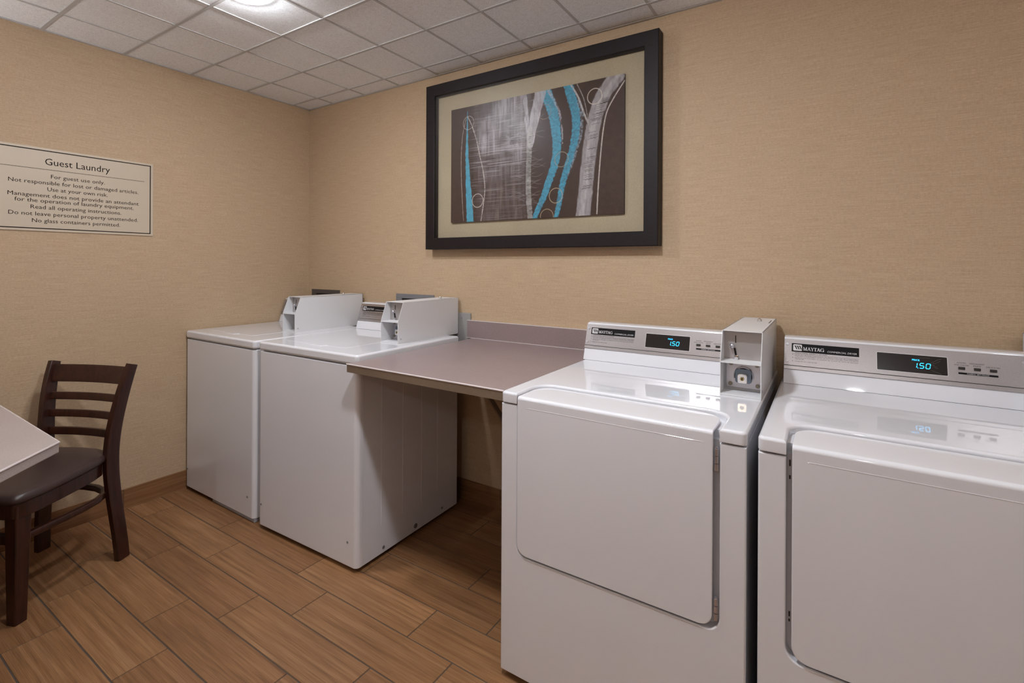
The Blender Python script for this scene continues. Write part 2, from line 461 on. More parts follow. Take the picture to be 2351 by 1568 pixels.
# added half-bowl fill sconces, out of view, brightening the ceiling and walls
for (x, y, rz), lab, pw in (((0, -2.55, 0), 'added white half-bowl fill sconce on the left wall beside the laminate table', 9),
                        ((RX, -1.9, PI), 'added white half-bowl fill sconce on the right wall', 16), ((2.4, RY, PI/2), 'added white half-bowl fill sconce beside the brown door', 13)):
    t = thing('added_sconce', lab, 'added fill light', (x, y, 1.93), rz, 'added fill sconces')
    b = MB(); tmp = bmesh.new(); rg = []
    for k in range(9):
        a = k*PI/2/8; rr, zz = .13*math.sin(a)+.004, -.13*math.cos(a)
        rg.append([tmp.verts.new((max(.0005, rr*math.cos(q)), rr*math.sin(q), zz)) for q in [-PI/2+PI*j/20 for j in range(21)]])
    for k in range(8):
        for j in range(20): tmp.faces.new((rg[k][j], rg[k][j+1], rg[k+1][j+1], rg[k+1][j]))
    bmesh.ops.solidify(tmp, geom=tmp.faces[:], thickness=-.004)
    b.add(tmp); b.box(0, .004, -.13, .13, -.13, 0); b.build('bowl', 'ring', t)
    b = MB(); b.box(.015, .085, -.06, .06, -.035, -.03, .001); b.build('fill_panel', 'ring', t)
    ld = bpy.data.lights.new('added_fill_light', 'AREA'); ld.shape = 'RECTANGLE'; ld.size = .065; ld.size_y = .12; ld.energy = pw; ld.color = (.93, .955, 1.)
    lo = bpy.data.objects.new('added_fill_light', ld); col.objects.link(lo); lo.parent = t; lo.location = (.05, 0, -.027); lo.rotation_euler = (PI, 0, 0)

# ------------------------------------------------------------------ lettering helpers
def slab_word(mb, T, h):
    """slab-serif MAYTAG, cap height h, drawn from strokes; returns after adding at origin left"""
    th, tn, s = .20*h, .085*h, .075*h
    def bar(x0, y0, x1, y1, w):
        # stroke with horizontal terminals
        mb.prism([(x0-w/2, y0), (x0+w/2, y0), (x1+w/2, y1), (x1-w/2, y1)], .0004, T)
    def serif(x, y, w): mb.prism([(x-w/2, y), (x+w/2, y), (x+w/2, y+s), (x-w/2, y+s)], .0004, T)
    x = 0
    def Mg(x):
        bar(x+.16*h, 0, x+.16*h, h, tn); bar(x+.18*h, h, x+.50*h, 0, th*.9); bar(x+.50*h, 0, x+.82*h, h, tn*1.1); bar(x+.86*h, 0, x+.86*h, h, th)
        serif(x+.16*h, 0, .3*h); serif(x+.86*h, 0, .38*h); serif(x+.14*h, h-s, .26*h); serif(x+.88*h, h-s, .3*h)
        return 1.08*h
    def Ag(x):
        bar(x+.16*h, 0, x+.46*h, h, tn*1.2); bar(x+.76*h, 0, x+.44*h, h, th)
        mb.prism([(x+.26*h, .28*h), (x+.66*h, .28*h), (x+.66*h, .37*h), (x+.26*h, .37*h)], .0004, T)
        serif(x+.14*h, 0, .28*h); serif(x+.78*h, 0, .36*h); return .92*h
    def Yg(x):
        bar(x+.42*h, 0, x+.42*h, .48*h, th); bar(x+.42*h, .42*h, x+.14*h, h, th*.95); bar(x+.42*h, .42*h, x+.72*h, h, tn*1.2)
        serif(x+.42*h, 0, .38*h); serif(x+.14*h, h-s, .34*h); serif(x+.72*h, h-s, .26*h); return .82*h
    def Tg(x):
        bar(x+.38*h, 0, x+.38*h, h, th); mb.prism([(x, h-s), (x+.76*h, h-s), (x+.76*h, h), (x, h)], .0004, T)
        mb.prism([(x, h-.26*h), (x+.06*h, h-.26*h), (x+.06*h, h), (x, h)], .0004, T); mb.prism([(x+.70*h, h-.26*h), (x+.76*h, h-.26*h), (x+.76*h, h), (x+.70*h, h)], .0004, T)
        serif(x+.38*h, 0, .38*h); return .74*h
    def Gg(x):
        c, r, n = (x+.46*h, .5*h), .5*h, 20
        for i in range(n):
            a0 = math.radians(50+i*(255/n)); a1 = math.radians(50+(i+1)*(255/n))
            def q(a, k): return (c[0]+math.cos(a)*(r*.92 if k else r*.92-(.09+.12*abs(math.cos(a)))*h), c[1]+math.sin(a)*(r if k else r-(.07+.02*abs(math.cos(a)))*h))
            mb.prism([q(a0, 1), q(a1, 1), q(a1, 0), q(a0, 0)], .0004, T)
        bar(x+.80*h, .02*h, x+.80*h, .44*h, th); serif(x+.78*h, .40*h, .40*h); bar(x+.79*h, .68*h, x+.79*h, .98*h, tn)
        return .98*h
    for g in (Mg, Ag, Yg, Tg, Ag, Gg): x += g(x)*(.97)
    return x

def seven(mb, T, x, y, w, h, segs, sl=.16, t=None):
    t = t or w*.17
    P = {'a': (0, h, w, h), 'd': (0, 0, w, 0), 'g': (0, h/2, w, h/2), 'f': (0, h/2, 0, h), 'b': (w, h/2, w, h), 'e': (0, 0, 0, h/2), 'c': (w, 0, w, h/2)}
    for s in segs:
        x0, y0, x1, y1 = P[s]
        if y0 == y1: q = [(x0+t*.5, y0-t/2), (x1-t*.5, y0-t/2), (x1-t*.5, y0+t/2), (x0+t*.5, y0+t/2)]
        else: q = [(x0-t/2, y0+t*.5), (x0+t/2, y0+t*.5), (x0+t/2, y1-t*.5), (x0-t/2, y1-t*.5)]
        mb.prism([(x+a+b*sl, y+b) for a, b in q], .0005, T)

# ------------------------------------------------------------------ console + coin box shared by washers and dryers
def console(root, x0, x1, deck, word, dryer, shift=0., scratched=False):
    """slanted back console standing on the deck; x0..x1, all in machine coordinates"""
    y0 = -.253+shift
    prof = [(y0, 0), (y0+.038, .128)]          # not closed yet
    prof = [(y0, -.001), (y0+.046, .148), (y0+.052, .155), (y0+.075, .159), (y0+.12, .156), (y0+.145, .145), (y0+.155, .12), (y0+.155, -.001)]
    c = MB()
    T = Matrix(((0, 0, 1, x0), (1, 0, 0, 0), (0, 1, 0, deck), (0, 0, 0, 1)))
    c.prism(prof, x1-x0, T, .003, 2)
    c.build('console', 'enamel', root)
    # face frame: u along X, v up the slant, w outwards
    a = math.atan2(.046, .149); vy, vz = math.sin(a), math.cos(a)
    def F(v0=.052): return Matrix(((1, 0, 0, x0), (0, vy, -vz, y0+vy*v0), (0, vz, vy, deck+vz*v0), (0, 0, 0, 1)))
    T0 = F(.064)
    PW = x1-x0-.004
    sm = MB(); sm.box(.002, PW-.001, -.0018, .001, -.001, .0016, 0, 1, T0); sm.box(.001, x1-x0-.001, -.0655, -.0635, -.002, .0008, 0, 1, T0); sm.build('seam_shade', 'rubber_and_seam_shade', root)  # black strips put the shade of the console gaps into the colour
    pn = MB(); pn.box(.001, PW, 0., .0925, 0, .002, .0006, 1, T0)
    panel = pn.build('control_panel', 'steel', root, label='brushed steel control panel')
    st = MB(); st.box(.0005, PW, -.014, -.0012, 0, .0035, .001, 1, T0); st.build('trim_strip', 'steel', root)
    o = .0021
    TT = T0 @ Matrix.Translation((0, 0, o))
    b = MB(); b.box(.024, .2205, .0485, .078, 0, .0004, 0, 1, TT)
    b.mi = 1; Tb = TT @ Matrix.Translation((0, 0, .0004))
    b.prism(rrect(.0285, .0555, .0525, .0745, .003, 4), .0003, Tb)
    T2 = Tb @ Matrix.Translation((.0590, .0553, 0)); W0 = slab_word(b, T2, .0118)
    b.text('COMMERCIAL '+word, Tb @ Matrix.Translation((.131, .0545, 0)), .0085, .083, .0003, 'LEFT', .25)
    b.mi = 0; Tc = Tb @ Matrix.Translation((0, 0, .0003))
    for k in range(3):     # three slanted strokes of the emblem
        xx = .0325+k*.0068
        b.prism([(xx, .0700), (xx+.0042, .0700), (xx+.0092, .0575), (xx+.0062, .0575)], .0003, Tc)
        b.prism([(xx-.0012, .0688), (xx+.0042, .0688), (xx+.0042, .0700), (xx-.0012, .0700)], .0003, Tc)
    b.build('brand_badge', ['black', 'silver'], panel)
    s = MB()
    s.text('PERSONAL SAFETY RULES', TT @ Matrix.Translation((.034, .0430, 0)), .0058, .097, .0003, 'LEFT', .3)
    s.box(.024, .2205, .0413, .0417, 0, .0003, 0, 1, TT)
    rows = [(.0365, 'NEVER DRY ARTICLES CONTAINING MATERIALS THAT MAY BE COMBUSTIBLE', .184), (.0320, 'THAT EMIT A FLAMMABLE VAPOR OR ARTICLES CLEANED WITH SOLVENTS', .184),
            (.0262, 'NEVER ALLOW CHILDREN TO OPERATE OR TO PLAY IN, WITH OR AROUND', .184), (.0217, 'THE '+word, .028), (.0140, 'NEVER SIT ON THE '+word, .067)]
    for v, tx, w in rows: s.text(tx, TT @ Matrix.Translation((.034, v, 0)), .0042, w, .0003, 'LEFT')
    for v in (.0381, .0278, .0156): s.cyl((.0275, v, 0), .0012, .0005, 'z', seg=10, T=TT)
    s.build('safety_print', 'ink', panel)
    for (u, v) in ((.0115, .0735), (.0105, .0145), (PW-.012, .0735), (PW-.012, .0145)):
        if not dryer and u > .3: continue
        k = MB(); k.cyl((u, v, .0012), .0046, .0024, 'z', seg=18, b=.0008, T=TT)
        k.box(u-.0035, u+.0035, v-.0006, v+.0006, .0022, .0026, 0, 1, TT); k.box(u-.0006, u+.0006, v-.0035, v+.0035, .0022, .0026, 0, 1, TT)
        k.build('screw', 'castmetal', panel)
    if dryer:
        d = MB(); d.prism(rrect(.2665, .4455, .0125, .0725, .003, 4), .0006, TT)     # pale rim
        d.mi = 1; d.prism(rrect(.2685, .4435, .0145, .0705, .002, 4), .0006, TT @ Matrix.Translation((0, 0, .0003)))
        d.mi = 2; Td = TT @ Matrix.Translation((0, 0, .0009))
        d.text('PRICE', Td @ Matrix.Translation((.3585, .0525, 0)), .0072, .0185, .0004, 'LEFT', 0)
        seven(d, Td, .3690, .0305, .0001, .0155, 'fe', t=.0018); d.box(.3712, .3732, .0296, .0314, 0, .0005, 0, 1, Td)
        seven(d, Td, .3760, .0305, .0098, .0155, 'afgcd', t=.0018)
        seven(d, Td, .3915, .0305, .0098, .0155, 'abcdef', t=.0018)
        if scratched:
            for q in ([(.404, .050), (.412, .054), (.421, .061), (.430, .064)], [(.407, .047), (.416, .050), (.427, .057)], [(.409, .0405), (.418, .0395)], [(.412, .0365), (.421, .0345)],
                      [(.404, .027), (.418, .022), (.428, .0175)], [(.378, .062), (.392, .0635), (.402, .063)], [(.406, .043), (.413, .0435)]):
                d.mi = 3; d.sweep([(u, v, .0001) for u, v in q], .0003, .0003, (0, 0, 1), T=Td)
        d.build('price_display', ['silver', 'disp', 'vfd', 'scratch'], panel, label='dark display window with cyan digits 1.50')
        for u in (.4765, .5120, .5475):
            q = MB(); q.box(u-.0078, u+.0078, .0375, .0455, 0, .004, .001, 2, TT); q.build('button', 'darkmetal', panel)
        q = MB(); q.box(.4685, .5575, .0235, .0293, 0, .0004, 0, 1, TT); q.mi = 1
        q.text('FABRIC SETTINGS', Tb @ Matrix.Translation((.513, .0246, 0)), .0050, .050, .0003, 'CENTER', .25)
        q.build('settings_strip', ['black', 'silver'], panel)
        q = MB()
        for u, v, tx, w in ((.4765, .0560, 'WHITES', .021), (.4765, .0495, 'AND COLORS', .034), (.5120, .0560, 'PERMANENT', .034), (.5120, .0495, 'PRESS', .018), (.5475, .0495, 'DELICATES', .031)):
            q.text(tx, TT @ Matrix.Translation((u, v, 0)), .0052, w, .0003, 'CENTER', .15)
        q.build('button_lettering', 'ink', panel)
    return panel

def coin_box(root, bx, deck, fy=-.535, depth=.505):
    """sheet-metal coin meter case; bx = left side, front at fy, bottom on deck"""
    W, H, Z1 = .119, .202, .106; th = .0022
    prof = [(0, 0), (0, Z1), (.036, H), (depth, H), (depth, 0)]
    c = MB(); S = Matrix(((0, 0, 1, bx), (1, 0, 0, fy), (0, 1, 0, deck), (0, 0, 0, 1)))
    for dx in (0, W-th): c.prism(prof, th, S @ Matrix.Translation((0, 0, dx)))
    c.box(bx, bx+W, fy+.036, fy+depth, deck+H-th, deck+H, .0006, 1)
    c.box(bx, bx+W, fy+depth-th, fy+depth, deck, deck+H)
    c.box(bx+th, bx+W-th, fy+.001, fy+.09, deck+.0005, deck+.006)                 # floor lip
    c.box(bx+th, bx+W-th, fy+.001, fy+.075, deck+Z1-.003, deck+Z1+.001)             # shelf
    
    c.box(bx+th, bx+W-th, fy+.080, fy+.084, deck+.006, deck+Z1-.002)                # lower inner wall
    c.box(bx+.0005, bx+W-.0005, fy+.004, fy+depth-.002, deck-.0035, deck+.0002)
    box = c.build('coin_box', 'boxmetal', root, label='white sheet-metal coin meter case')
    # coin slide on the upper plate
    y = fy+.062
    P = XZ(y) @ Matrix.Translation((bx, deck, 0))
    k = MB(); k.box(th, W-th, Z1, H-th, -.003, -.0002, 0, 1, P); cp = k.build('coin_plate', 'coinplate', box)
    k = MB()
    k.mi = 0; k.box(.0360, .0385, .160, .184, 0, .0012, 0, 1, P)              # insertion slot
    k.mi = 1; k.prism([(.018, .158), (.030, .158), (.043, .108), (.031, .108)], .003, P)
    k.sphere((.0275, .150, .006), .0078, (1, 1, .8), P, 18)
    k.mi = 0; k.prism([(.032, .143), (.0365, .143), (.0415, .116), (.0365, .116)], .0045, P)
    k.mi = 2; k.box(.034, .046, .107, .121, .001, .009, .0015, 2, P); k.box(.037, .043, .111, .117, .009, .012, .001, 1, P)
    k.build('coin_slide', ['black', 'castmetal', 'chrome'], box)
    # lock plate in the lower compartment
    y2 = fy+.080
    P = XZ(y2) @ Matrix.Translation((bx, deck, 0))
    lp = MB(); lp.prism(rrect(.006, W-.006, .012, Z1-.006, .004, 4), .004, P, .001, 1, True)
    n = 28
    t = bmesh.new()                                                                # raised hood ring round the lock
    prof2 = [(.030, 0), (.030, .006), (.027, .007), (.0245, .002)]
    rings = []
    for i in range(n+1):
        a = -.3+i*(PI+.6)/n
        rings.append([t.verts.new((W/2+r*math.cos(a), .052+r*math.sin(a), .004+z)) for r, z in prof2])
    for i in range(n):
        for j in range(3): t.faces.new((rings[i][j], rings[i+1][j], rings[i+1][j+1], rings[i][j+1]))
    bmesh.ops.recalc_face_normals(t, faces=t.faces[:]); lp.add(t, P)
    plate = lp.build('lock_plate', 'castmetal', box, label='cast metal lock plate')
    lk = MB(); lk.prism(rrect(W/2-.0245, W/2+.0245, .030, .076, .009, 6), .010, P @ Matrix.Translation((0, 0, .004)), .002, 2, True)
    lk.mi = 1; lk.prism(rrect(W/2-.017, W/2+.014, .031, .062, .007, 6), .022, P @ Matrix.Translation((0, 0, .004)), .003, 3, True)
    lk.mi = 2; lk.cyl((W/2-.0015, .0465, .027), .0062, .003, 'z', seg=20, T=P); lk.mi = 3; lk.box(W/2-.003, W/2-.000, .0425, .0505, .028, .0292, 0, 1, P)
    lk.build('lock', ['bluesteel', 'chrome', 'brass', 'black'], box)
    for (u, v) in ((.020, .024), (W-.018, .024), (.022, .090), (W-.020, .090)):
        q = MB(); q.cyl((u, v, .006), .0065, .004, 'z', seg=16, b=.001, T=P); q.cyl((u, v, .0085), .0032, .002, 'z', seg=6, T=P)
        q.build('bolt', 'boltmetal', box)
    q = MB(); q.cyl((bx+.074, fy+.370, deck+H+.002), .0085, .004, seg=20); q.sphere((bx+.074, fy+.370, deck+H+.005), .0080, (1, 1, .9)); q.build('top_lock', 'chrome', box)
    q = MB(); q.prism([(bx+W-.0115, fy+.33), (bx+W-.009, fy+.33), (bx+W-.009, fy+.43), (bx+W-.0115, fy+.43)], .0006, Matrix.Translation((0, 0, deck+H))); q.build('top_slot', 'black', box)
    q = MB(); q.cyl((bx+W+.0008, fy+.020, deck+.022), .0042, .0016, 'x', seg=16); q.build('side_screw', 'castmetal', box)
    return box

def foot(root, x, y, h=.022):
    f = MB(); f.cyl((x, y, .004), .018, .008, seg=20, b=.001); f.cyl((x, y, h/2+.004), .008, h, seg=12); f.build('leveling_foot', 'rubber_and_seam_shade', root)

# ------------------------------------------------------------------ washers
def washer(label, x, y, rz, deck, skirt=False):
    """origin at front-left bottom corner; local x right, y towards the wall"""
    W, D = .727, .69
    t = thing('washing_machine', label, 'washer', (x, y, 0), rz, 'coin washers along the back wall')
    z0, z1 = .021, deck-.046
    b = MB(); b.box(.002, W-.002, .0362, D, z0, z1); b.box(.012, W-.012, .02, .05, z0, z1)
    # shallow pressed ribs in both side panels
    for s in (1, -1):
        X = W-.002 if s > 0 else .002
        for yy, za, zb in ((.145, .15, z1-.04), (.28, .147, z1-.04), (.41, .144, z1-.04), (.53, .149, z1-.04)):
            b.box(*sorted((X-.0012*s, X+.0008*s)), yy-.005, yy+.005, za, zb, .0009, 2)
    b.build('cabinet', 'enamel', t)
    f = MB()
    pts = rrect(0, W, 0, .06, .022, 8, (1, 1, 0, 0))
    pts = [p for p in pts if p[1] < .06]; pts = [(0, .034)]+[p for p in pts]+[(W, .034)]
    pts = [(0, .034)]+[q for q in rrect(0, W, 0, .06, .022, 8, (1, 1, 0, 0)) if q[1] < .05]+[(W, .034)]
    f.prism(pts, z1-z0-.003, Matrix.Translation((0, 0, z0)), .003, 2)
    f.build('front_panel', 'enamel', t)
    dk = MB(); dk.prism(rrect(-.001, W+.001, -.002, D+.004, .018, 6, (1, 1, 0, 0)), .043, Matrix.Translation((0, 0, deck-.043)), .011, 4)
    dk.build('deck', 'enamel', t)
    ld = MB()
    ld.prism(rrect(.07, W-.19, .095, .50, .02, 5), .0018, Matrix.Translation((0, 0, deck-.0006)), .0011, 2, True)
    lid = ld.build('lid', 'enamel', t)
    h = MB(); h.prism([(.265, .078), (.385, .072), (.405, .098), (.25, .098)], .0032, Matrix.Translation((0, 0, deck-.0005)), .001, 1, True)
    h.build('lid_grip', 'enamel', lid)
    for u in (.027, W-.057):
        s = MB(); s.cyl((u, -.0008, .125), .005, .002, 'y', seg=14); s.box(u-.0025, u+.0025, -.0024, -.0017, .1243, .1257); s.build('front_screw', 'greymetal', t)
    for v, z, r in ((.155, .045, .007), (.365, .046, .012), (.565, .05, .006)):
        s = MB(); s.cyl((W-.0012, v, z), r, .003, 'x', seg=18); s.build('side_plug', 'greymetal', t)
    for u, v in ((.05, .05), (W-.05, .05), (.05, D-.05), (W-.05, D-.05)): foot(t, u, v, .018)
    bp = MB(); bp.box(.02, W-.02, .035, D-.01, .013, z0+.002); bp.build('base_pan', 'rubber_and_seam_shade', t)
    if skirt:
        s = MB(); s.box(.30, W-.004, .008, .03, .001, z0-.002, .001, 1); s.box(W-.03, W-.004, .03, .3, .001, z0-.002, .001, 1); s.build('base_strip', 'greystrip', t)
    return t

wz = .942; WSH = .856
w1 = washer('white coin washer in the corner against the left wall', .010, -.812, 0, wz-.005, True)
console(w1, .004, .50, wz-.005, 'WASHER', False, .828)
coin_box(w1, .492, wz-.005, -.512+.812, .487)
w2 = washer('white coin washer between the corner washer and the folding counter', .789, -.818, .022, wz)
console(w2, .008, .54, wz, 'WASHER', False, WSH)
coin_box(w2, .533, wz, -.505+.818, .475)

# ------------------------------------------------------------------ dryers
def dryer(label, x, y, W, group, hinge_right, cons_w, boxu):
    t = thing('clothes_dryer', label, 'dryer', (x, y, 0), 0, group)
    deck, D = .925, .865
    z0, zs = .022, .886
    u0, u1 = .060, .667              # recess for the door
    zb = .408
    r = .035
    # front frame with the door recess cut out of it
    c = MB()
    out = [(0, z0), (W, z0), (W, zs), (u1, zs)]
    arc = rrect(u0, u1, zb, 1.5, r, 7, (1, 1, 0, 0))
    arc = [p for p in arc if p[1] < 1.4]           # left-bottom arc then right-bottom arc
    out += arc[::-1] + [(u0, zs)] + [(0, zs)]
    tmp = MB()
    T = XZ(0)
    def fpoly(pts, h, TT):
        t_ = bmesh.new(); vs = [t_.verts.new((a, b_, 0)) for a, b_ in pts]; f = t_.faces.new(vs)
        r_ = bmesh.ops.extrude_face_region(t_, geom=[f])
        for v in r_['geom']:
            if isinstance(v, bmesh.types.BMVert): v.co.z += h
        bmesh.ops.recalc_face_normals(t_, faces=t_.faces[:])
        es = [e for e in t_.edges if e.verts[0].co.z > h/2 and e.verts[1].co.z > h/2]
        bmesh.ops.bevel(t_, geom=es, offset=.0045, segments=3, affect='EDGES', profile=.5)
        return t_
    # extruded from y=+.03 to y=0
    tb = fpoly(out, .03, T); c.add(tb, XZ(.03))
    c.box(0, W, .029, D, z0, zs)
    c.build('cabinet', 'enamel', t)
    # deck plate with a notch where the door wraps over the top
    dk = MB(); yn = .158
    R2 = .06
    notch = rrect(u0, u1, -1, yn, R2, 9, (0, 0, 1, 1)); notch = [p for p in notch if p[1] > -.5]   # right arc, left arc
    ar = [(-.001+.014*(1-math.cos(k*PI/8)), -.002+.014*(1-math.sin(k*PI/8))) for k in range(5)]
    pts = [(-.001, D)] + ar + [(u0, -.002)] + notch[::-1] + [(u1, -.002)] + [(W-x_, y_) for x_, y_ in ar[::-1]] + [(W+.001, D)]
    t_ = bmesh.new(); vs = [t_.verts.new((a, b_, zs+.004)) for a, b_ in pts]; f = t_.faces.new(vs)
    r_ = bmesh.ops.extrude_face_region(t_, geom=[f]); 
    for v in r_['geom']:
        if isinstance(v, bmesh.types.BMVert): v.co.z = deck
    bmesh.ops.recalc_face_normals(t_, faces=t_.faces[:])
    es = [e for e in t_.edges if e.verts[0].co.z > deck-1e-4 and e.verts[1].co.z > deck-1e-4]
    bmesh.ops.bevel(t_, geom=es, offset=.0085, segments=4, affect='EDGES', profile=.5, clamp_overlap=False)
    es = [e for e in t_.edges if e.verts[0].co.z < zs+.0041 and e.verts[1].co.z < zs+.0041]
    bmesh.ops.bevel(t_, geom=es, offset=.003, segments=2, affect='EDGES', profile=.5)
    dk.add(t_)
    dk.box(u0-.02, u1+.02, .05, yn+.02, zs-.01, deck-.020)
    dk.build('deck', 'enamel', t)
    # door: one pressed sheet running up the front and back over the top
    gl, gr = (.003, .016) if hinge_right else (.012, .004)
    a, b_ = u0+gl, u1-gr
    dt = deck-.0085
    prof = []
    fy = -.0035
    zlist = [zb+.006+r*(1-math.cos(k*PI/2/7)) for k in range(8)] + [.50, .60, .70, .80, .86]
    for z in zlist: prof.append((fy, z, max(0, r-math.sqrt(max(0, r*r-(max(0, zb+.006+r-z))**2)))))
    prof[0] = (fy, zlist[0], r*.98)
    rr = .011
    for k in range(7):
        an = k*PI/2/6; prof.append((fy+rr-rr*math.cos(an), dt-rr+rr*math.sin(an), 0))
    ye = yn-.006
    yl = [.03, .06] + [ye-R2+R2*math.sin(k*PI/2/8) for k in range(9)]
    for yy in yl: prof.append((yy, dt, max(0, R2-math.sqrt(max(0, R2*R2-max(0, yy-(ye-R2))**2)))))
    prof[-1] = (ye, dt, R2*.98)
    tm = bmesh.new(); rows = []
    for (yy, zz, ins) in prof:
        rows.append([tm.verts.new((a+ins+(b_-a-2*ins)*q, yy, zz)) for q in (0, .006, .5, .994, 1)])
    for i in range(len(rows)-1):
        for j in range(4): tm.faces.new((rows[i][j], rows[i][j+1], rows[i+1][j+1], rows[i+1][j]))
    bmesh.ops.recalc_face_normals(tm, faces=tm.faces[:])
    me = bpy.data.meshes.new('d'); tm.to_mesh(me); tm.free()
    # thickness: extrude inwards
    tm = bmesh.new(); tm.from_mesh(me); bpy.data.meshes.remove(me)
    for f in tm.faces:
        if f.calc_center_median().z < .8 and f.normal.y > 0: bmesh.ops.reverse_faces(tm, faces=tm.faces[:]); break
    bmesh.ops.solidify(tm, geom=tm.faces[:], thickness=.008)
    bmesh.ops.recalc_face_normals(tm, faces=tm.faces[:])
    es = [e for e in tm.edges if e.is_manifold and e.calc_face_angle() > 1.2]
    bmesh.ops.bevel(tm, geom=es, offset=.0022, segments=2, affect='EDGES', profile=.5)
    dm = MB(); dm.add(tm)
    door = dm.build('door', 'enamel', t)
    cr = MB()
    zc = .884
    cr.prism([(a+.032, zc-.0009), (b_-.022, zc-.0009), (b_-.026, zc+.0004), (a+.036, zc+.0004)], .0006, XZ(fy+.0002), .0003, 1, True)
    cr.build('pressed_crease', 'enamel', door)
    hx = (u1-gr/2) if hinge_right else (u0+gl/2)
    if hinge_right:
        for zc0, zc1 in ((.815, .872), (.436, .492)):
            h = MB(); L = (zc1-zc0)/3
            for k in range(3): h.cyl((hx, .0015, zc0+L*(k+.5)), .0048, L-.0016, 'z', seg=14)
            h.cyl((hx, .0015, zc1+.001), .0035, .004, 'z', seg=12); h.build('hinge', 'castmetal', door)
    else:
        for z_, h_ in ((.864, .015), (.830, .009), (.503, .012), (.488, .006)):
            h = MB(); h.box(hx-.0016, hx+.0016, .0276, .0288, z_-h_/2, z_+h_/2); h.build('hinge_slot', 'darkmetal', t)
    for u, v in ((.06, .06), (W-.06, .06), (.06, D-.06), (W-.06, D-.06)): foot(t, u, v, .020)
    bp = MB(); bp.box(.03, W-.03, .03, D-.02, .014, z0+.001); bp.build('base_pan', 'rubber_and_seam_shade', t)
    console(t, cons_w[0], cons_w[1], deck, 'DRYER', True, -y, not hinge_right)
    coin_box(t, boxu, deck, -.545-y, .515)
    return t

G = 'coin dryers with doors facing the room'
dryer('white coin dryer beside the folding counter, door hinges on its right', 2.323, -.888, .729, G, True, (-.005, .620), .606)
dryer('white coin dryer at the right edge with a scratched price display', 3.078, -.894, .785, G, False, (.009, .640), .665)

# ------------------------------------------------------------------ folding counter
ct = thing('folding_counter', 'taupe laminate folding counter with backsplash between washer and dryer', 'counter', (1.53, -.869, 0))
cz, cb = .921, .885
X1 = 2.3185-1.53
c = MB()
c.prism(rrect(0, X1, 0, .025, .004, 3, (1, 0, 0, 0)) and [(0, .004), (.004, 0), (X1, 0), (X1, .866), (-.006, .866), (-.006, .80), (0, .78)], cz-cb, Matrix.Translation((0, 0, cb)), .004, 3)
c.build('worktop', 'laminate', ct)
c = MB(); c.box(.003, X1, -.0014, .0006, cb+.001, cz-.0050, .0004, 1); c.box(-.0014, .0006, .004, .75, cb+.001, cz-.0050, .0004, 1); c.build('edge_reflection', 'bracket_and_edge_reflection', ct, label='brown strip colouring the floor reflection into the edge')  # brown strips colour the wood floor's reflection into the laminate edge
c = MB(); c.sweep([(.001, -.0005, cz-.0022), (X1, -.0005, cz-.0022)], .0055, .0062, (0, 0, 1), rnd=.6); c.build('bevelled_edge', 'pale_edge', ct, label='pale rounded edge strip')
c = MB(); c.box(-.038, X1, .849, .868, cz+.0002, cz+.098, .003, 3); c.build('backsplash', 'laminate', ct)
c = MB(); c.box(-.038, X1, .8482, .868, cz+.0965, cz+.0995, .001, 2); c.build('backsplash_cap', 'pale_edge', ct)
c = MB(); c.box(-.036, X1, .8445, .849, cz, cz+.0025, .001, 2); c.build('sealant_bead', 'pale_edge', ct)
for bxx in (.52,):
    c = MB(); c.box(bxx-.010, bxx+.010, .18, .84, cb-.022, cb-.0002, .001, 1)
    c.box(bxx-.010, bxx+.010, .845, .867, .12, cb-.0002, .001, 1)
    c.sweep([(bxx, .225, cb-.012), (bxx, .850, .13)], .020, .010, (1, 0, 0))
    c.build('wall_bracket', 'bracket_and_edge_reflection', ct)

# ------------------------------------------------------------------ wall boxes behind the washers
def wallbox(label, x0, x1, ztop, mat, name='washer_outlet_box'):
    t = thing(name, label, 'outlet box', (x0, 0, ztop-.21), group='water supply boxes behind the washers')
    W = x1-x0; H = .21
    f = MB()
    for a in ((0, W, H-.028, H), (0, W, 0, .028), (0, .05, .028, H-.028), (W-.035, W, .028, H-.028)):
        f.box(a[0], a[1], -.006, 0, a[2], a[3], .0008, 1)
    f.build('faceplate', mat, t)
    r = MB(); r.box(.05, W-.035, -.0025, -.0005, .028, H-.028); r.build('back_panel', 'rubber_and_seam_shade', t)
    return t
wallbox('dull brown metal outlet box behind the corner washer', .047, .357, 1.152, 'brownmetal')
wallbox('grey metal outlet box behind the second washer from the corner', .910, 1.228, 1.150, 'greymetal')
o = MB(); o.box(0, .125, -.010, 0, 0, .205, .0015, 1); o.mi = 1
for z in (.03, .175): o.cyl((.0625, -.0105, z), .004, .002, 'y', seg=14)
o = o.build('cover_plate', ['greyplate', 'greymetal'], None, (1.382, 0, .853))
o['label'] = 'plain grey metal cover plate on the wall left of the backsplash'; o['category'] = 'wall plate'

